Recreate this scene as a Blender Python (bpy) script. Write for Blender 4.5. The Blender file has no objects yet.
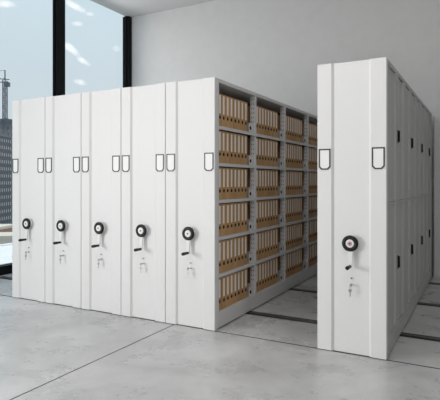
import bpy, bmesh, math, random
from mathutils import Vector, Matrix
random.seed(4)
S = bpy.context.scene
C = S.collection
PI = math.pi

# ------------------------------------------------------------------ camera
F = 488.0
YAW = math.radians(28.6)
cd = bpy.data.cameras.new('camera'); cam = bpy.data.objects.new('camera', cd); C.objects.link(cam)
cam.location = (0, 0, 1.42)
cam.rotation_euler = (PI/2, 0, YAW)
cd.sensor_fit = 'HORIZONTAL'; cd.sensor_width = 36; cd.lens = F/440*36
cd.shift_y = -19.0/440
cd.clip_end = 2000
S.camera = cam

# ------------------------------------------------------------------ colour management
S.view_settings.view_transform = 'Standard'; S.view_settings.look = 'None'
S.view_settings.exposure = 0.0; S.view_settings.gamma = 1.0
S.view_settings.use_curve_mapping = False

# ------------------------------------------------------------------ world: hazy daytime sky with small clouds
W = bpy.data.worlds.new('sky'); S.world = W; W.use_nodes = True
nt = W.node_tree; nt.nodes.clear()
def N(t, typ, **kw):
    n = t.nodes.new(typ)
    for k, v in kw.items(): setattr(n, k, v)
    return n
tc = N(nt, 'ShaderNodeTexCoord'); sep = N(nt, 'ShaderNodeSeparateXYZ')
nt.links.new(tc.outputs['Generated'], sep.inputs[0])
rmp = N(nt, 'ShaderNodeValToRGB'); e = rmp.color_ramp
e.elements[0].position = 0.0; e.elements[0].color = (.58, .63, .67, 1)
e.elements[1].position = 0.6; e.elements[1].color = (.44, .58, .66, 1)
x = e.elements.new(.18); x.color = (.57, .64, .68, 1)
x = e.elements.new(.32); x.color = (.59, .69, .74, 1)
nt.links.new(sep.outputs[2], rmp.inputs[0])
nz = N(nt, 'ShaderNodeTexNoise'); nz.inputs['Scale'].default_value = 26; nz.inputs['Detail'].default_value = 5; nz.inputs['Roughness'].default_value = .6
nt.links.new(tc.outputs['Generated'], nz.inputs['Vector'])
def MN(op, a, b=None, c=None):
    n = N(nt, 'ShaderNodeMath', operation=op)
    for i_, v in enumerate((a, b, c)):
        if v is None: continue
        if isinstance(v, (int, float)): n.inputs[i_].default_value = v
        else: nt.links.new(v, n.inputs[i_])
    return n.outputs[0]
def VD(v):   # dot product of the sky direction with a vector
    n = N(nt, 'ShaderNodeVectorMath', operation='DOT_PRODUCT'); nt.links.new(tc.outputs['Generated'], n.inputs[0]); n.inputs[1].default_value = v
    return n.outputs['Value']
tot = None      # small cumulus puffs: azimuth and elevation (degrees), half sizes, slant
for az, el, a_, b_, sl_, st in ((45.1, 18.9, 1.15, .42, -.40, 1), (43.6, 18.3, .5, .25, 0, .7), (44.9, 17.2, .8, .30, 0, .65), (45.4, 14.4, 1.0, .50, -.55, 1),
                            (44.2, 13.3, .8, .40, -.45, 1), (44.5, 11.0, .85, .38, -.15, .85), (52.6, 18.4, 1.5, .42, 0, 1), (40.6, 14.9, .5, .35, 0, .35),
                            (60, 12, 3, 1, .1, .8), (66, 19, 4, 1.3, 0, .9), (30, 22, 4, 1.2, .1, .9), (15, 14, 5, 1.4, 0, .8), (80, 15, 4, 1.3, 0, .8)):
    A_ = math.radians(az); E_ = math.radians(el)
    c_ = Vector((-math.sin(A_)*math.cos(E_), math.cos(A_)*math.cos(E_), math.sin(E_)))
    tx = Vector((math.cos(A_), math.sin(A_), 0)); tz = c_.cross(tx) * -1
    if tz.z < 0: tz = -tz
    k = 180/PI
    X_ = MN('MULTIPLY', VD(tx), k); Z_ = MN('MULTIPLY', VD(tz), k)
    Z_ = MN('SUBTRACT', Z_, MN('MULTIPLY', X_, sl_))
    X_ = MN('DIVIDE', X_, a_); Z_ = MN('DIVIDE', Z_, b_)
    r2 = MN('ADD', MN('MULTIPLY', X_, X_), MN('MULTIPLY', Z_, Z_))
    v_ = MN('SUBTRACT', MN('ADD', 1.0, MN('MULTIPLY', MN('SUBTRACT', nz.outputs[0], .5), 3.2)), r2)
    v_ = MN('MULTIPLY', MN('MINIMUM', MN('MAXIMUM', v_, 0), 1), st)
    v_ = MN('MULTIPLY', v_, MN('GREATER_THAN', VD(c_), .5))
    tot = v_ if tot is None else MN('MAXIMUM', tot, v_)
mx = N(nt, 'ShaderNodeMix', data_type='RGBA')
nt.links.new(tot, mx.inputs[0]); nt.links.new(rmp.outputs[0], mx.inputs[6]); mx.inputs[7].default_value = (.93, .95, .96, 1)
bg = N(nt, 'ShaderNodeBackground'); bg.inputs[1].default_value = 1.2
wo = N(nt, 'ShaderNodeOutputWorld')
nt.links.new(mx.outputs[2], bg.inputs[0]); nt.links.new(bg.outputs[0], wo.inputs[0])

# ------------------------------------------------------------------ area lamps stand in for left-window daylight; rear and overhead fill are added
def area(name, loc, rot, sx, sy, power, col=(1, 1, 1)):
    l = bpy.data.lights.new(name, 'AREA'); l.shape = 'RECTANGLE'; l.size = sx; l.size_y = sy
    l.energy = power; l.color = col
    o = bpy.data.objects.new(name, l); C.objects.link(o); o.location = loc; o.rotation_euler = rot
    return o
area('window_daylight', (-6.1, -1.1, 1.75), (PI/2, 0, -PI/2 + .30), 2.2, 2.0, 215, (1, .96, .92))
area('rear_fill', (-3.2, -4.6, 2.8), (PI/2, 0, 0), 3.4, 3.0, 12, (1, .97, .94))  # weak frontal fill lamp, added behind the camera; no known window there
area('left_window_daylight', (-6.25, 6.0, 3.2), (PI/2, 0, -PI/2), 3.0, 2.8, 30, (1, .97, .94))
area('overhead_fill', (-1.0, 1.2, 4.75), (0, 0, 0), 5.0, 4.0, 95, (1, .975, .955))  # added overhead lamp to brighten floor and aisle; no known fixture
sl = bpy.data.lights.new('sun', 'SUN'); sl.energy = 2.6; sl.angle = .03
so = bpy.data.objects.new('sun', sl); C.objects.link(so)
so.rotation_euler = Vector((0, .3, .95)).to_track_quat('Z', 'Y').to_euler()

# ------------------------------------------------------------------ materials
def mat(name, col, rough=.5, metal=0, spec=.5, noise=0, nscale=40, bump=0, coat=0):
    m = bpy.data.materials.new(name); m.use_nodes = True
    t = m.node_tree; p = t.nodes['Principled BSDF']
    p.inputs['Base Color'].default_value = (*col, 1); p.inputs['Roughness'].default_value = rough
    p.inputs['Metallic'].default_value = metal; p.inputs['Specular IOR Level'].default_value = spec
    p.inputs['Coat Weight'].default_value = coat
    if noise or bump:
        c = N(t, 'ShaderNodeTexCoord'); n = N(t, 'ShaderNodeTexNoise'); n.inputs['Scale'].default_value = nscale; n.inputs['Detail'].default_value = 4
        t.links.new(c.outputs['Object'], n.inputs['Vector'])
        if noise:
            r = N(t, 'ShaderNodeValToRGB')
            r.color_ramp.elements[0].position = .3; r.color_ramp.elements[1].position = .7
            r.color_ramp.elements[0].color = (*[max(0, v*(1-noise)) for v in col], 1)
            r.color_ramp.elements[1].color = (*[min(1, v*(1+noise)) for v in col], 1)
            t.links.new(n.outputs[0], r.inputs[0]); t.links.new(r.outputs[0], p.inputs['Base Color'])
        if bump:
            b = N(t, 'ShaderNodeBump'); b.inputs['Strength'].default_value = bump; b.inputs['Distance'].default_value = .002
            t.links.new(n.outputs[0], b.inputs['Height']); t.links.new(b.outputs[0], p.inputs['Normal'])
    return m
M_white = mat('white_powder_coat', (.77, .77, .77), .5, spec=.35, noise=.012, nscale=90)
M_grey = mat('grey_powder_coat', (.70, .70, .70), .42, noise=.02, nscale=90)
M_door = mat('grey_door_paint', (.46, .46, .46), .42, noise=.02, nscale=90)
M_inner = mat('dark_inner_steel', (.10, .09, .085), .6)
M_wall = mat('grey_wall_paint', (.69, .69, .69), .85, noise=.02, nscale=6)
M_ceil = mat('ceiling_paint', (.62, .62, .62), .9)
M_black = mat('black_frame', (.006, .006, .007), .5, spec=.12)
M_rubber = mat('black_plastic', (.010, .010, .011), .4, spec=.3)
M_hub = mat('white_plastic', (.82, .82, .82), .3)
M_red = mat('red_mark', (.55, .16, .17), .4)
M_chrome = mat('chrome', (.72, .72, .72), .22, metal=1)
M_key = mat('nickel_key', (.42, .42, .42), .35, metal=1)
M_dark = mat('dark_grey_plastic', (.045, .045, .05), .4)
M_card = mat('label_card', (.86, .86, .86), .5)
M_rail = mat('rail_steel', (.10, .10, .10), .4, metal=.3)
M_hole = mat('hole_black', (.006, .005, .005), .8)
M_sill = mat('white_stone', (.80, .80, .80), .6, noise=.03, nscale=3)

def kraft(name, col):
    m = mat(name, col, .75)
    t = m.node_tree; p = t.nodes['Principled BSDF']
    oi = N(t, 'ShaderNodeObjectInfo'); r = N(t, 'ShaderNodeValToRGB')
    r.color_ramp.elements[0].color = (*[v*.88 for v in col], 1); r.color_ramp.elements[1].color = (*[v*1.1 for v in col], 1)
    t.links.new(oi.outputs['Random'], r.inputs[0])
    c = N(t, 'ShaderNodeTexCoord'); n = N(t, 'ShaderNodeTexNoise'); n.inputs['Scale'].default_value = 60
    t.links.new(c.outputs['Object'], n.inputs['Vector'])
    mm = N(t, 'ShaderNodeMix', data_type='RGBA', blend_type='MULTIPLY'); mm.inputs[0].default_value = .25
    t.links.new(r.outputs[0], mm.inputs[6]); t.links.new(n.outputs[0], mm.inputs[7]); t.links.new(mm.outputs[2], p.inputs['Base Color'])
    return m
M_kraft = kraft('kraft_card', (.60, .36, .165))
M_slabel = mat('cream_label_paper', (.93, .89, .82), .6)

# polished concrete floor
def concrete():
    m = bpy.data.materials.new('polished_concrete'); m.use_nodes = True
    t = m.node_tree; p = t.nodes['Principled BSDF']
    c = N(t, 'ShaderNodeTexCoord')
    n1 = N(t, 'ShaderNodeTexNoise'); n1.inputs['Scale'].default_value = .9; n1.inputs['Detail'].default_value = 9; n1.inputs['Roughness'].default_value = .62; n1.inputs['Distortion'].default_value = .5
    n2 = N(t, 'ShaderNodeTexNoise'); n2.inputs['Scale'].default_value = 2.3; n2.inputs['Detail'].default_value = 12; n2.inputs['Roughness'].default_value = .68; n2.inputs['Distortion'].default_value = .35
    n3 = N(t, 'ShaderNodeTexNoise'); n3.inputs['Scale'].default_value = 70
    for n in (n1, n2, n3): t.links.new(c.outputs['Object'], n.inputs['Vector'])
    r1 = N(t, 'ShaderNodeValToRGB'); r1.color_ramp.elements[0].position = .34; r1.color_ramp.elements[1].position = .68
    r1.color_ramp.elements[0].color = (.42, .42, .42, 1); r1.color_ramp.elements[1].color = (.68, .68, .68, 1)
    t.links.new(n1.outputs[0], r1.inputs[0])
    r2 = N(t, 'ShaderNodeValToRGB'); r2.color_ramp.elements[0].position = .27; r2.color_ramp.elements[1].position = .60
    r2.color_ramp.elements[0].color = (.80, .80, .81, 1); r2.color_ramp.elements[1].color = (1, 1, 1, 1)
    t.links.new(n2.outputs[0], r2.inputs[0])
    mm = N(t, 'ShaderNodeMix', data_type='RGBA', blend_type='MULTIPLY'); mm.inputs[0].default_value = 1
    t.links.new(r1.outputs[0], mm.inputs[6]); t.links.new(r2.outputs[0], mm.inputs[7])
    m3 = N(t, 'ShaderNodeMix', data_type='RGBA', blend_type='OVERLAY'); m3.inputs[0].default_value = .12
    t.links.new(mm.outputs[2], m3.inputs[6]); t.links.new(n3.outputs[0], m3.inputs[7])
    t.links.new(m3.outputs[2], p.inputs['Base Color'])
    rr = N(t, 'ShaderNodeMapRange'); rr.inputs[3].default_value = .16; rr.inputs[4].default_value = .42
    t.links.new(n2.outputs[0], rr.inputs[0]); t.links.new(rr.outputs[0], p.inputs['Roughness'])
    b = N(t, 'ShaderNodeBump'); b.inputs['Strength'].default_value = .05; b.inputs['Distance'].default_value = .004
    t.links.new(n2.outputs[0], b.inputs['Height']); t.links.new(b.outputs[0], p.inputs['Normal'])
    return m
M_floor = concrete()
M_joint = mat('joint_filler', (.02, .02, .021), .9, spec=.1)

def glass():
    m = bpy.data.materials.new('window_glass'); m.use_nodes = True
    t = m.node_tree; t.nodes.clear()
    o = N(t, 'ShaderNodeOutputMaterial'); tr = N(t, 'ShaderNodeBsdfTransparent'); tr.inputs[0].default_value = (.95, .97, .98, 1)
    g = N(t, 'ShaderNodeBsdfGlossy'); g.inputs['Roughness'].default_value = .02
    fr = N(t, 'ShaderNodeMixShader'); fr.inputs[0].default_value = .04
    t.links.new(tr.outputs[0], fr.inputs[1]); t.links.new(g.outputs[0], fr.inputs[2]); t.links.new(fr.outputs[0], o.inputs[0])
    return m
M_glass = glass()

# facade of a far tower: dark wall with rows of pale window dots (one facade pattern)
def facade(name, wall, dot, sx, sz):
    m = bpy.data.materials.new(name); m.use_nodes = True
    t = m.node_tree; p = t.nodes['Principled BSDF']; p.inputs['Roughness'].default_value = .7
    c = N(t, 'ShaderNodeTexCoord'); s = N(t, 'ShaderNodeSeparateXYZ'); t.links.new(c.outputs['Object'], s.inputs[0])
    ad = N(t, 'ShaderNodeMath', operation='ADD'); t.links.new(s.outputs[0], ad.inputs[0]); t.links.new(s.outputs[1], ad.inputs[1])
    def cell(src, sc, th):
        a = N(t, 'ShaderNodeMath', operation='MULTIPLY'); a.inputs[1].default_value = 1/sc; t.links.new(src, a.inputs[0])
        f = N(t, 'ShaderNodeMath', operation='FRACT'); t.links.new(a.outputs[0], f.inputs[0])
        g = N(t, 'ShaderNodeMath', operation='LESS_THAN'); g.inputs[1].default_value = th; t.links.new(f.outputs[0], g.inputs[0]); return g
    a = cell(ad.outputs[0], sx, .42); b = cell(s.outputs[2], sz, .45)
    mu = N(t, 'ShaderNodeMath', operation='MULTIPLY'); t.links.new(a.outputs[0], mu.inputs[0]); t.links.new(b.outputs[0], mu.inputs[1])
    mi = N(t, 'ShaderNodeMix', data_type='RGBA'); t.links.new(mu.outputs[0], mi.inputs[0])
    mi.inputs[6].default_value = (*wall, 1); mi.inputs[7].default_value = (*dot, 1)
    t.links.new(mi.outputs[2], p.inputs['Base Color'])
    return m
M_fac = facade('dark_facade', (.045, .048, .055), (.32, .34, .36), 2.6, 3.6)
M_fac2 = facade('pale_facade', (.16, .17, .19), (.05, .055, .06), 3.4, 3.8)
M_terra = mat('terracotta', (.42, .22, .13), .8)
M_cream = mat('cream_render', (.62, .55, .46), .8)
M_crane = mat('crane_steel', (.10, .12, .14), .6)
M_ground = mat('city_ground', (.30, .29, .28), .9, noise=.4, nscale=.05)

# ------------------------------------------------------------------ mesh helpers
def box(bm, x0, x1, y0, y1, z0, z1, bev=0, mi=0):
    vs = [bm.verts.new((x, y, z)) for x in (x0, x1) for y in (y0, y1) for z in (z0, z1)]
    fs = [(0, 1, 3, 2), (4, 6, 7, 5), (0, 4, 5, 1), (2, 3, 7, 6), (0, 2, 6, 4), (1, 5, 7, 3)]
    faces = [bm.faces.new([vs[i] for i in f]) for f in fs]
    for f in faces: f.material_index = mi
    if bev:
        es = list({e for f in faces for e in f.edges})
        r = bmesh.ops.bevel(bm, geom=es, offset=bev, segments=2, affect='EDGES', profile=.6, clamp_overlap=True)
        for f in r['faces']: f.material_index = mi
def prism(bm, pts, a, b, axis='z', mi=0):
    """extrude polygon pts between a and b on an axis"""
    def mk(p, h):
        return {'z': (p[0], p[1], h), 'y': (p[0], h, p[1]), 'x': (h, p[0], p[1])}[axis]
    lo = [bm.verts.new(mk(p, a)) for p in pts]; hi = [bm.verts.new(mk(p, b)) for p in pts]
    n = len(pts); fs = [bm.faces.new(lo[::-1]), bm.faces.new(hi)]
    for i in range(n): fs.append(bm.faces.new((lo[i], lo[(i+1) % n], hi[(i+1) % n], hi[i])))
    for f in fs: f.material_index = mi
def lathe(bm, prof, cen, axis='y', seg=32, mi=0):
    """closed ring profile list of (r, h) spun about axis through cen"""
    rings = []
    for k in range(seg):
        a = 2*PI*k/seg
        ring = []
        for r, h in prof:
            u, v = r*math.cos(a), r*math.sin(a)
            p = {'y': (u, h, v), 'z': (u, v, h), 'x': (h, u, v)}[axis]
            ring.append(bm.verts.new((cen[0]+p[0], cen[1]+p[1], cen[2]+p[2])))
        rings.append(ring)
    n = len(prof)
    for k in range(seg):
        A, B = rings[k], rings[(k+1) % seg]
        for i in range(n):
            j = (i+1) % n
            if prof[i][0] < 1e-6 and prof[j][0] < 1e-6: continue
            try:
                f = bm.faces.new((A[i], A[j], B[j], B[i])); f.material_index = mi; f.smooth = False
            except ValueError: pass
def cyl(bm, cen, r, a, b, axis='y', seg=24, ch=0, mi=0):
    if ch: prof = [(1e-5, a), (r-ch, a), (r, a+ch), (r, b-ch), (r-ch, b), (1e-5, b)]
    else: prof = [(1e-5, a), (r, a), (r, b), (1e-5, b)]
    lathe(bm, prof, cen, axis, seg, mi)
def beam(bm, p, q, r):
    p = Vector(p); q = Vector(q); d = (q-p); L = d.length; d.normalize()
    up = Vector((0, 0, 1)) if abs(d.z) < .9 else Vector((1, 0, 0))
    u = d.cross(up).normalized(); v = d.cross(u)
    vs = []
    for c in (p, q):
        for s, t in ((-1, -1), (1, -1), (1, 1), (-1, 1)): vs.append(bm.verts.new(c + u*r*s + v*r*t))
    for f in ((0, 1, 2, 3), (7, 6, 5, 4), (0, 4, 5, 1), (1, 5, 6, 2), (2, 6, 7, 3), (3, 7, 4, 0)): bm.faces.new([vs[i] for i in f])
def obj(name, bm, mats, parent=None, loc=(0, 0, 0), smooth=False):
    bmesh.ops.remove_doubles(bm, verts=bm.verts, dist=1e-6)
    bmesh.ops.recalc_face_normals(bm, faces=bm.faces)
    me = bpy.data.meshes.new(name); bm.to_mesh(me); bm.free()
    for m in (mats if isinstance(mats, (list, tuple)) else [mats]): me.materials.append(m)
    if smooth:
        for p in me.polygons: p.use_smooth = True
    o = bpy.data.objects.new(name, me); C.objects.link(o); o.location = loc
    if parent: o.parent = parent
    return o
def BM(): return bmesh.new()
def tag(o, label, cat, group=None, kind=None):
    o['label'] = label; o['category'] = cat
    if group: o['group'] = group
    if kind: o['kind'] = kind
    return o
def thing(name, label, cat, loc=(0, 0, 0), group=None):
    o = bpy.data.objects.new(name, None); C.objects.link(o); o.location = loc; o.empty_display_size = .1
    return tag(o, label, cat, group)
def struct(name, bm, m, label=None, cat=None, parent=None):
    o = obj(name, bm, m, parent)
    if parent is None:
        o['kind'] = 'structure'
        if label: o['label'] = label; o['category'] = cat
    return o

# ------------------------------------------------------------------ dimensions
UW = .5676            # width of a unit
YF = 4.014            # front plane of the units
NB, PITCH = 4, .91    # bays
Y0 = 4.062            # first bay starts
YE = Y0 + NB*PITCH    # back end of units
H = 2.40
XL = -5.080           # left end of the block
XR = -1.2547          # left side of the detached unit
XW, YB, ZC = -6.40, 7.95, 4.79     # window wall, back wall, ceiling
XE, YN = 4.2, -5.0

# ------------------------------------------------------------------ floor, walls, ceiling
bm = BM(); g = .006
rails = (4.78, 6.08, 7.36)
box(bm, XW-.3, -2.71-g, YN, 4.035-.012, -.12, 0)
box(bm, -2.71+g, XE, YN, 4.035-.012, -.12, 0)
RW = .075
ys = [4.035+.012] + [v for r in rails for v in (r-RW, r+RW)] + [YB+.2]
for i in range(0, len(ys), 2): box(bm, XW-.3, XE, ys[i], ys[i+1], -.12, 0)
struct('floor', bm, M_floor, 'pale polished concrete floor with saw-cut joints', 'floor')
bm = BM(); box(bm, XW-.3, XE, YN, 4.2, -.14, -.12); box(bm, -2.71-g, -2.71+g, YN, 4.023, -.12, -.002); box(bm, XW, XE, 4.035-.012, 4.035+.012, -.12, -.002)
struct('trim_1', bm, M_joint, 'dark filler in the floor joints', 'floor joint')
bm = BM(); box(bm, XW-.1, XE+.2, YB, YB+.2, -.14, ZC-.001)
struct('wall_back', bm, M_wall, 'plain grey painted back wall', 'wall')
bm = BM(); box(bm, XE, XE+.2, YN, YB, -.14, ZC+.2)
struct('wall_right', bm, M_wall, 'plain grey side wall', 'wall')
bm = BM(); box(bm, XW-.08, XE+.2, YN-.2, YB+.2, ZC, ZC+.2)
struct('ceiling', bm, M_ceil, 'plain light grey ceiling', 'ceiling')
bm = BM()
box(bm, XW-.2, XE+.2, YN-.2, YN, -.14, .6); box(bm, XW-.2, XE+.2, YN-.2, YN, 4.4, ZC)
box(bm, XW-.2, -5.2, YN-.2, YN, .6, 4.4); box(bm, -1.2, XE+.2, YN-.2, YN, .6, 4.4)  # opening is made up, narrowed to limit the frontal fill light
struct('wall_front', bm, M_wall, 'grey wall with a wide opening added for fill light', 'wall')

# window wall: panes between black mullions
mull = [6.05, 4.10, 2.20, .30, -1.60, -3.50]
edges = [YB-.10] + mull + [YN]
for i in range(len(edges)-1):
    b = edges[i] - (0 if i == 0 else .09); a = edges[i+1] + .09
    r = bpy.data.objects.new('window_%d' % (i+1), None); C.objects.link(r); r['kind'] = 'structure'
    r.location = (XW, (a+b)/2, 0)
    hy = (b-a)/2
    bm = BM(); t = .02
    box(bm, -.12, 0, -hy, hy, -.0, .135)
    box(bm, -.09, -.05, -hy, -hy+t, .135, ZC-.001); box(bm, -.09, -.05, hy-t, hy, .135, ZC-.001)
    obj('window_frame', bm, M_black, r)
    bm = BM(); box(bm, -.075, -.063, -hy+t, hy-t, .135, ZC-.001); obj('glass_pane', bm, M_glass, r)
    if i < len(edges)-2:
        y = edges[i+1]
        bm = BM(); box(bm, -.10, .0, y-.09, y+.09, 0, ZC-.001, .004)
        m_ = struct('trim_%d' % (i+3), bm, M_black, 'black window mullion', 'mullion'); m_.location.x = XW
bm = BM(); box(bm, XW-.16, XW+.0, YB-.10, YB-.001, 0, ZC-.001, .004)
struct('trim_2', bm, M_black, 'black corner mullion against the back wall', 'mullion')

# ------------------------------------------------------------------ outside
bm = BM(); box(bm, -8.35, XW-.16, -6, 10, .02, .14, .01); box(bm, -8.5, -8.35, -6, 10, .02, .16, .01)
tag(obj('balcony_ledge', bm, M_sill), 'wide white stone ledge outside the window behind the shelving', 'ledge')
bm = BM(); box(bm, -900, -30, -600, 900, -42, -40)
struct('ground', bm, M_ground, 'hazy city ground far below', 'ground')
def dirpt(px, d):     # point at depth d seen from the standpoint in direction px
    u = (px-220)/F
    return (d*(-math.sin(YAW)+math.cos(YAW)*u), d*(math.cos(YAW)+math.sin(YAW)*u))
def tower(px, d, w, dep, top, m, label, ang=.5, crown=True):
    x, y = dirpt(px, d)
    r = thing('tower_block', label, 'building', (x, y, -40)); r.rotation_euler.z = ang
    bm = BM(); h = top+40
    box(bm, -w/2, w/2, -dep/2, dep/2, 0, h); obj('wall', bm, m, r)
    bm = BM(); box(bm, -w/2-.4, w/2+.4, -dep/2-.4, dep/2+.4, h, h+1.0); obj('roof_slab', bm, M_crane if crown else M_cream, r)
    if crown:
        for k in range(7):
            xx = -w/2+.5+k*(w-1)/6
            bm = BM(); box(bm, xx-.15, xx+.15, -dep/2, -dep/2+.3, h+1, h+2.5+random.random()*2)
            obj('rooftop_column', bm, M_crane, r)
        bm = BM(); box(bm, -w*.3, w*.1, -dep*.3, dep*.2, h+1, h+3.4)
        obj('plant_room', bm, M_crane, r)
    return r
tower(-9, 250, 15, 14, 24, M_fac, 'dark tower with rows of small pale windows outside the left window', .52)
tower(9, 300, 12, 12, 36, M_fac2, 'unfinished grey tower with bare columns on its roof behind the dark tower', .3)
tower(-6, 190, 8, 20, -17.2, M_terra, 'low terracotta building beyond the white ledge', .4, False)
tower(7, 170, 9, 12, -18.0, M_cream, 'low cream building beyond the white ledge', .7, False)
# tower crane
x, y = dirpt(5, 280)
cr_ = thing('tower_crane', 'thin lattice tower crane standing over the unfinished tower', 'crane', (x, y, -40)); cr_.rotation_euler.z = YAW
bm = BM(); ht = 99
for sx in (-1, 1):
    for sy in (-1, 1): beam(bm, (sx*.9, sy*.9, 0), (sx*.9, sy*.9, ht), .22)
for k in range(int(ht/2.4)):
    z = k*2.4; s = 1 if k % 2 else -1
    for sy in (-1, 1): beam(bm, (-s*.9, sy*.9, z), (s*.9, sy*.9, z+2.4), .12)
obj('mast', bm, M_crane, cr_)
bm = BM()
for zz in (0, 1.6): beam(bm, (-34, 0, ht+zz-.0+ (2 if zz else 0)), (2.5, 0, ht-1+zz), .22)
for k in range(14): beam(bm, (-34+k*2.5, 0, ht), (-32.8+k*2.5, 0, ht+1.6), .12)
obj('jib', bm, M_crane, cr_)
bm = BM(); beam(bm, (0, 0, ht), (0, 0, ht+6), .25); beam(bm, (0, 0, ht+6), (-30, 0, ht+1.6), .09); obj('stay_cable', bm, M_crane, cr_)
bm = BM(); box(bm, -.2, 2.6, -1.1, 1.1, ht-3.4, ht-1.2); obj('cab', bm, M_crane, cr_)

# ------------------------------------------------------------------ floor rails
for i, (ry, w) in enumerate(zip(rails, ('nearest the front', 'in the middle', 'farthest back'))):
    bm = BM()
    box(bm, XW+.05, XE-.05, -.07, .07, -.12, -.05, 0, 1)
    for a, b_, t_ in ((-.07, -.058, -.002), (-.014, .026, .002), (.058, .07, -.002)): box(bm, XW+.05, XE-.05, a, b_, -.05, t_)
    tag(obj('floor_rail', bm, [M_rail, M_black], None, (0, ry, 0)), 'dark steel floor rail crossing the aisle, %s of the three' % w, 'rail', 'floor rails')

# ------------------------------------------------------------------ end panel with wheel, holders, lock
def end_panel_bm():
    bm = BM(); g = .003; s = .122; c = .019; d = .018
    pts = [(g, .056), (g, .004), (g+.004, 0), (s, 0), (s+c, d), (UW-s-c, d), (UW-s, 0), (UW-g-.004, 0), (UW-g, .004), (UW-g, .056)]
    prism(bm, pts, .007, H, 'z'); return bm
def holder_frame_bm():
    bm = BM(); w, z0, z1, c, t = .050, -.087, .087, .022, .0105
    def outl(w, z0, z1, c): return [(-w, z1), (w, z1), (w, z0+c), (w-c, z0), (-w+c, z0), (-w, z0+c)]
    o = outl(w, z0, z1, c); i = outl(w-t, z0+t, z1-t, c-t*.4)
    A = [bm.verts.new((p[0], -.005, p[1])) for p in o]; B = [bm.verts.new((p[0], -.005, p[1])) for p in i]
    A2 = [bm.verts.new((p[0], 0, p[1])) for p in o]; B2 = [bm.verts.new((p[0], 0, p[1])) for p in i]
    for k in range(6):
        j = (k+1) % 6
        for q in ((A[k], A[j], B[j], B[k]), (A2[k], B2[k], B2[j], A2[j]), (A[k], A2[k], A2[j], A[j]), (B[k], B[j], B2[j], B2[k])): bm.faces.new(q)
    return bm
def holder_card_bm():
    bm = BM(); w, z0, z1, c = .0400, -.0765, .0765, .019
    prism(bm, [(-w, z1), (w, z1), (w, z0+c), (w-c, z0), (-w+c, z0), (-w, z0+c)], -.002, 0, 'y'); return bm
def wheel_parts(root, cx, red=False):
    z = .912; yw = .018      # recess plane
    bm = BM(); cyl(bm, (0, 0, 0), .030, -.014, yw-.001, 'y', 24)
    ax = obj('hand_wheel', BM(), M_hub, root, (cx, 0, z)) if False else None
    # rim ring, the wheel itself
    bm = BM(); lathe(bm, [(.034, -.030), (.040, -.037), (.058, -.037), (.066, -.029), (.066, -.016), (.060, -.010), (.034, -.010)], (0, 0, 0), 'y', 40)
    rim = obj('hand_wheel', bm, M_rubber, root, (cx, 0, z), True); rim['label'] = 'black hand wheel rim'
    bm = BM(); cyl(bm, (0, 0, 0), .0338, -.035, -.008, 'y', 32, .003); cyl(bm, (0, 0, 0), .052, -.009, yw-.002, 'y', 32)
    obj('hub', bm, M_hub, rim)
    bm = BM()
    if red:
        lathe(bm, [(.012, -.0375), (.017, -.0375), (.017, -.035), (.012, -.035)], (0, 0, 0), 'y', 24)
        o = obj('hub_ring', bm, M_red, rim); o['label'] = 'small red ring on the hub'; bm = BM()
    cyl(bm, (0, 0, 0), .0075, -.038, -.034, 'y', 16); obj('hub_pin', bm, M_dark, rim)
    # crank arm: tapered plate hanging from the wheel
    bm = BM(); yb, yf = -.030+.014, -.0085
    prism(bm, [(-.021, -.050), (.021, -.050), (.013, -.192), (.008, -.200), (-.008, -.200), (-.013, -.192)], -.030, -.018, 'y')
    obj('crank_arm', bm, M_hub, rim)
    bm = BM(); lathe(bm, [(1e-5, -.128), (.012, -.128), (.0155, -.122), (.0155, -.090), (.0125, -.056), (.013, -.034), (1e-5, -.034)], (0, 0, -.186), 'y', 20)
    k = obj('crank_handle', bm, M_rubber, rim, smooth=False)
    bm = BM(); cyl(bm, (0, 0, -.186), .006, -.034, -.029, 'y', 12); obj('crank_pin', bm, M_chrome, rim)
    # lock
    bm = BM(); cyl(bm, (0, 0, 0), .0085, .006, yw, 'y', 16, .001); cyl(bm, (0, 0, -.052), .0095, .004, yw, 'y', 16, .001)
    l = obj('lock', bm, M_chrome, root, (cx+.002, 0, .625))
    bm = BM(); cyl(bm, (0, 0, 0), .0052, .0045, .0062, 'y', 12); obj('keyhole', bm, M_hole, l)
def front_parts(root, red=False):
    obj('end_panel', end_panel_bm(), M_white, root)
    for cx in (.066, UW-.066):
        f = obj('label_holder', holder_frame_bm(), M_dark, root, (cx, -.0005, 1.602))
        obj('card', holder_card_bm(), M_card, f)
    wheel_parts(root, UW/2, red)
def keys(cx, label):
    r = thing('key_pair', label, 'keys', (cx+.002, YF, .573), 'key pairs hanging from the locks')
    # first key in the lower lock, second hanging from the ring
    bm = BM(); box(bm, -.0018, .0018, -.020, .003, -.004, .004)
    lathe(bm, [(.006, -.0015), (.0135, -.0015), (.0135, .0015), (.006, .0015)], (0, -.031, 0), 'x', 20)
    obj('key', bm, M_key, r)
    bm = BM(); lathe(bm, [(.0110, -.001), (.0130, -.001), (.0130, .001), (.0110, .001)], (0.004, -.034, -.018), 'y', 20); obj('key_ring', bm, M_key, r)
    bm = BM(); prism(bm, [(-.011, -.030), (.013, -.030), (.015, -.042), (.010, -.054), (.0045, -.058), (.0045, -.088), (.001, -.092), (-.0025, -.088), (-.0025, -.058), (-.009, -.054), (-.013, -.042)], -.036, -.033, 'y'); obj('key', bm, M_key, r)
    return r

def plinth_bm(side_inset=.004):
    bm = BM(); box(bm, side_inset, UW-side_inset, .057, YE-YF, .014, .150, .003); return bm

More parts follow.
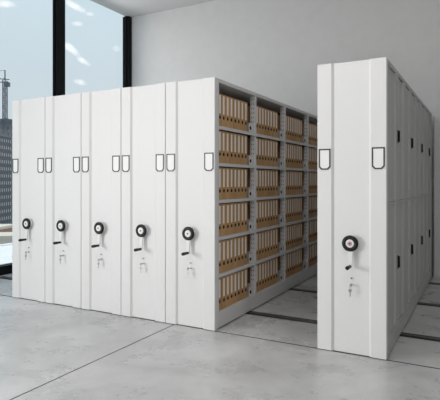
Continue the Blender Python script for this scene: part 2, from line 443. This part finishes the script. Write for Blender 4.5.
ordl = ['first', 'second', 'third', 'fourth', 'fifth']
desc = ['white mobile shelving unit at the far left end beside the window',
        'white mobile shelving unit second from the window, closed against its neighbours',
        'white mobile shelving unit in the middle of the closed block of five',
        'white mobile shelving unit just left of the one with open binder shelves',
        'white mobile shelving unit whose open side shows shelves of brown binders']
kd = ['nickel keys in the lock of the shelving unit nearest the window',
      'nickel keys in the lock of the second shelving unit from the window',
      'nickel keys in the lock of the middle unit of the closed block',
      'nickel keys in the lock of the unit left of the open binder shelves',
      'nickel keys in the lock of the unit with open binder shelves']
D = YE-YF
for i in range(5):
    x = XL + .0 + i*UW
    r = thing('mobile_shelving_unit', desc[i], 'shelving unit', (x, YF, 0), 'mobile shelving units')
    front_parts(r)
    obj('plinth', plinth_bm(), M_grey, r)
    bm = BM(); box(bm, .004, UW-.004, .057, D, 2.364, H, .003); obj('top_panel', bm, M_grey, r)
    bm = BM(); box(bm, .004, UW-.004, D-.04, D-.001, .151, 2.363); obj('rear_panel', bm, M_grey, r)
    if i < 4:
        bm = BM(); box(bm, .004, .02, .057, D-.041, .151, 2.363); box(bm, UW-.02, UW-.004, .057, D-.041, .151, 2.363); obj('side_panel', bm, M_grey, r)
    keys(x+UW/2, kd[i])
open_unit = r; OX = XL + 4*UW

# ------------------------------------------------------------------ open side of the fifth unit
Z0, ZP = .165, .3572
bm = BM(); box(bm, .004, .02, .057, D-.041, .151, 2.363); obj('side_panel', bm, M_grey, open_unit)
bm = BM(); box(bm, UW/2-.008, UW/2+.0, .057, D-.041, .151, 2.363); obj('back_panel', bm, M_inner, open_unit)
def perforated():     # grey steel punched with rows of small holes
    m = M_grey.copy(); m.name = 'perforated_steel'; t = m.node_tree; p = t.nodes['Principled BSDF']
    src = p.inputs['Base Color'].links[0].from_socket
    c = N(t, 'ShaderNodeTexCoord'); s_ = N(t, 'ShaderNodeSeparateXYZ'); t.links.new(c.outputs['Object'], s_.inputs[0])
    def M(op, a, b):
        n = N(t, 'ShaderNodeMath', operation=op)
        for i_, v in enumerate((a, b)):
            if v is None: continue
            if isinstance(v, (int, float)): n.inputs[i_].default_value = v
            else: t.links.new(v, n.inputs[i_])
        return n.outputs[0]
    zc = M('MULTIPLY', M('SUBTRACT', M('FRACT', M('DIVIDE', s_.outputs[2], .05), None), .5), .05)
    ax = M('SUBTRACT', M('ABSOLUTE', M('SUBTRACT', s_.outputs[0], UW-.035), None), .014)
    r2 = M('ADD', M('MULTIPLY', zc, zc), M('MULTIPLY', ax, ax))
    hole = M('LESS_THAN', r2, .0055**2)
    mi = N(t, 'ShaderNodeMix', data_type='RGBA'); t.links.new(hole, mi.inputs[0]); t.links.new(src, mi.inputs[6]); mi.inputs[7].default_value = (.02, .02, .02, 1)
    t.links.new(mi.outputs[2], p.inputs['Base Color'])
    return m
def post_bm(hole=True):
    bm = BM()        # perforated channel: front flange + near flange
    fx = UW-.004
    box(bm, fx-.062, fx, -.019, .019, .151, 2.363, .002)
    return bm
pm = post_bm(); p0 = obj('upright_post', pm, perforated(), open_unit, (0, Y0+.02-YF, 0))
for k in range(1, NB+1):
    q = p0.copy(); C.objects.link(q); q.parent = open_unit
    q.location = (0, Y0 + k*PITCH - .001 - (.02 if k < NB else .062) - YF, 0)
bm = BM(); box(bm, UW-.006-.008, UW-.004, .058, Y0+.0-YF, .151, 2.363); obj('edge_strip', bm, M_grey, open_unit)
shelf0 = brk0 = None
for b in range(NB):
    ya = Y0 + b*PITCH + (.04 if b == 0 else -.0) - YF; yb = Y0 + (b+1)*PITCH - .042 - YF
    if b == NB-1: yb -= .042
    for s in range(6):
        z = Z0 + s*ZP
        bm = BM(); x0, x1 = UW/2+.001, UW-.006
        box(bm, x0, x1, ya, yb, z-.003, z, 0); box(bm, x1-.004, x1, ya, yb, z-.032, z-.003)
        o = obj('shelf', bm, M_grey, open_unit)
        # end bracket: low side plate with a round hole, stands on the shelf end
        if b < NB-1:
            bm = BM(); yy = yb-.002
            prism(bm, [(x1-.150, z+.001), (x1-.010, z+.001), (x1-.010, z+.115), (x1-.085, z+.115), (x1-.150, z+.045)], yy-.0035, yy, 'y')
            prism(bm, [(x1-.014, z+.001), (x1-.008, z+.001), (x1-.008, z+.098), (x1-.014, z+.098)], yy-.125, yy-.004, 'y')
            k_ = obj('shelf_bracket', bm, M_grey, open_unit)
            bm = BM(); cyl(bm, (x1-.0079, yy-.098, z+.045), .021, 0, .0012, 'x', 16); obj('bracket_hole', bm, M_hole, k_)

# ------------------------------------------------------------------ binders
BW, BH, BD = .0832, .314, .245
def binder_proto():
    r = thing('ring_binder', '', 'binder')
    bm = BM(); w = BW/2-.002
    # cover: U shaped card, spine with rounded corners, pages block inside
    box(bm, -.004, 0, -w, w, 0, BH, .0015); box(bm, -BD, -.004, -w, -w+.003, 0, BH); box(bm, -BD, -.004, w-.003, w, 0, BH)
    obj('cover', bm, M_kraft, r)
    bm = BM(); box(bm, -BD+.01, -.02, -w+.006, w-.006, .008, BH-.012); obj('papers', bm, M_slabel, r)
    bm = BM(); box(bm, .0001, .0009, -.0160, .0160, .122, .298); obj('spine_label', bm, M_slabel, r)
    bm = BM(); lathe(bm, [(1e-5, 0), (.018, 0), (.018, .0012), (1e-5, .0012)], (0.0001, 0, .086), 'x', 16); obj('finger_hole', bm, M_hole, r)
    return r
def box_proto():
    r = thing('archive_box', '', 'box')
    bm = BM(); box(bm, -.17, 0, -.056, .056, 0, .285, .002); obj('carton', bm, M_kraft, r)
    bm = BM(); box(bm, -.172, .002, -.058, .058, .248, .292, .002); obj('lid', bm, M_kraft, r)
    return r
def place(proto, first, loc, label, group):
    if first: r = proto
    else:
        r = proto.copy(); C.objects.link(r)
        for ch in list(proto.children):
            c = ch.copy(); C.objects.link(c); c.parent = r
    r.location = loc; r['label'] = label; r['group'] = group
    return r
rows = ['bottom shelf', 'second shelf up', 'third shelf up', 'fourth shelf up', 'shelf below the top', 'top shelf']
bays = ['nearest bay', 'second bay', 'third bay', 'farthest bay']
nth = ['first', 'second', 'third', 'fourth', 'fifth', 'sixth', 'seventh', 'eighth']
bp = binder_proto(); xp = box_proto(); f1 = f2 = True
for b in range(NB):
    ya = Y0 + b*PITCH + (.042 if b == 0 else .006)
    for s in range(6):
        z = Z0 + s*ZP + .0012
        for k in range(8 if b < 3 else 7):
            place(bp, f1, (OX+UW-.022+random.uniform(-.002, .002), ya + .002 + BW*(k+.5), z),
                  'brown card binder with cream label, %s from left, %s, %s' % (nth[k], bays[b], rows[s]), 'brown binders on the open shelves'); f1 = False
        if b < 3:
            place(xp, f2, (OX+UW-.085, ya + .004 + BW*8 + .061, z),
                  'brown card box set back right of the binders, %s, %s' % (bays[b], rows[s]), 'brown boxes at the right end of each shelf'); f2 = False

# ------------------------------------------------------------------ detached unit with doors on its right side
r = thing('mobile_shelving_unit', 'white mobile shelving unit standing apart on the right, closed doors along its side', 'shelving unit', (XR, YF, 0), 'mobile shelving units')
front_parts(r, True)
keys(XR+UW/2, 'nickel keys in the lock of the separate shelving unit on the right')
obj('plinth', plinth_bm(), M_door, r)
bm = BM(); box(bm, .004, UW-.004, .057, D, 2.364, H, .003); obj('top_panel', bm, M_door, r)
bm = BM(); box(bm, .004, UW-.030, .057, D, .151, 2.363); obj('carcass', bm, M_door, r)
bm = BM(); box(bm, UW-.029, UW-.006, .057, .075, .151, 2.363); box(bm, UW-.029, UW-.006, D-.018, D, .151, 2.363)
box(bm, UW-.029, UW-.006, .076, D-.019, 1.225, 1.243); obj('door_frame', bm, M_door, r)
def door_bm(w, z0, z1, flip):
    # fluted leaf, profile in (x, y) extruded upward
    bm = BM(); X = UW-.004; g = .002; c = .016; d = .015
    st = .070
    pts = [(X-.022, g), (X, g), (X, st), (X-d, st+c), (X-d, w-st-c), (X, w-st), (X, w-g), (X-.022, w-g)]
    prism(bm, pts, z0, z1, 'z'); return bm
def handle_bm():
    bm = BM(); X = UW-.004
    box(bm, X+.0005, X+.006, -.016, .016, -.060, .060, .004); box(bm, X+.006, X+.020, -.009, .009, -.048, .052, .003); return bm
LW = (D-.019-.076)/8
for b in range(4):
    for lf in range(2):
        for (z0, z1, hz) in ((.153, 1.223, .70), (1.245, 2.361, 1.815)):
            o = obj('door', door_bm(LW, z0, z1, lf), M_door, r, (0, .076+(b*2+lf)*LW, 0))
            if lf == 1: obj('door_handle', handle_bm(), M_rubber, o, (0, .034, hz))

# ------------------------------------------------------------------ low bank of cabinets against the back wall, right of the aisle
cx0 = XR+UW+.015
for i in range(3):
    r = thing('wall_cabinet', ['grey cabinet against the back wall, just right of the detached unit', 'grey cabinet against the back wall, middle of the bank', 'grey cabinet against the back wall, right end of the bank'][i], 'cabinet', (cx0+i*1.22, YE+.01, 0), 'grey cabinets against the back wall')
    w = 1.215; dp = YB-YE-.014
    bm = BM(); box(bm, 0, w, .02, dp, 0, H, .003); obj('body', bm, M_white, r)
    for k in range(2):
        bm = BM(); box(bm, .012+k*.597, .012+k*.597+.592, 0, .019, .04, H-.03, .003); d_ = obj('door', bm, M_white, r)
        bm = BM(); xh = .575 if k == 0 else .64
        box(bm, xh-.008, xh+.008, -.012, -.0005, 1.0, 1.12, .003); obj('door_handle', bm, M_rubber, d_)
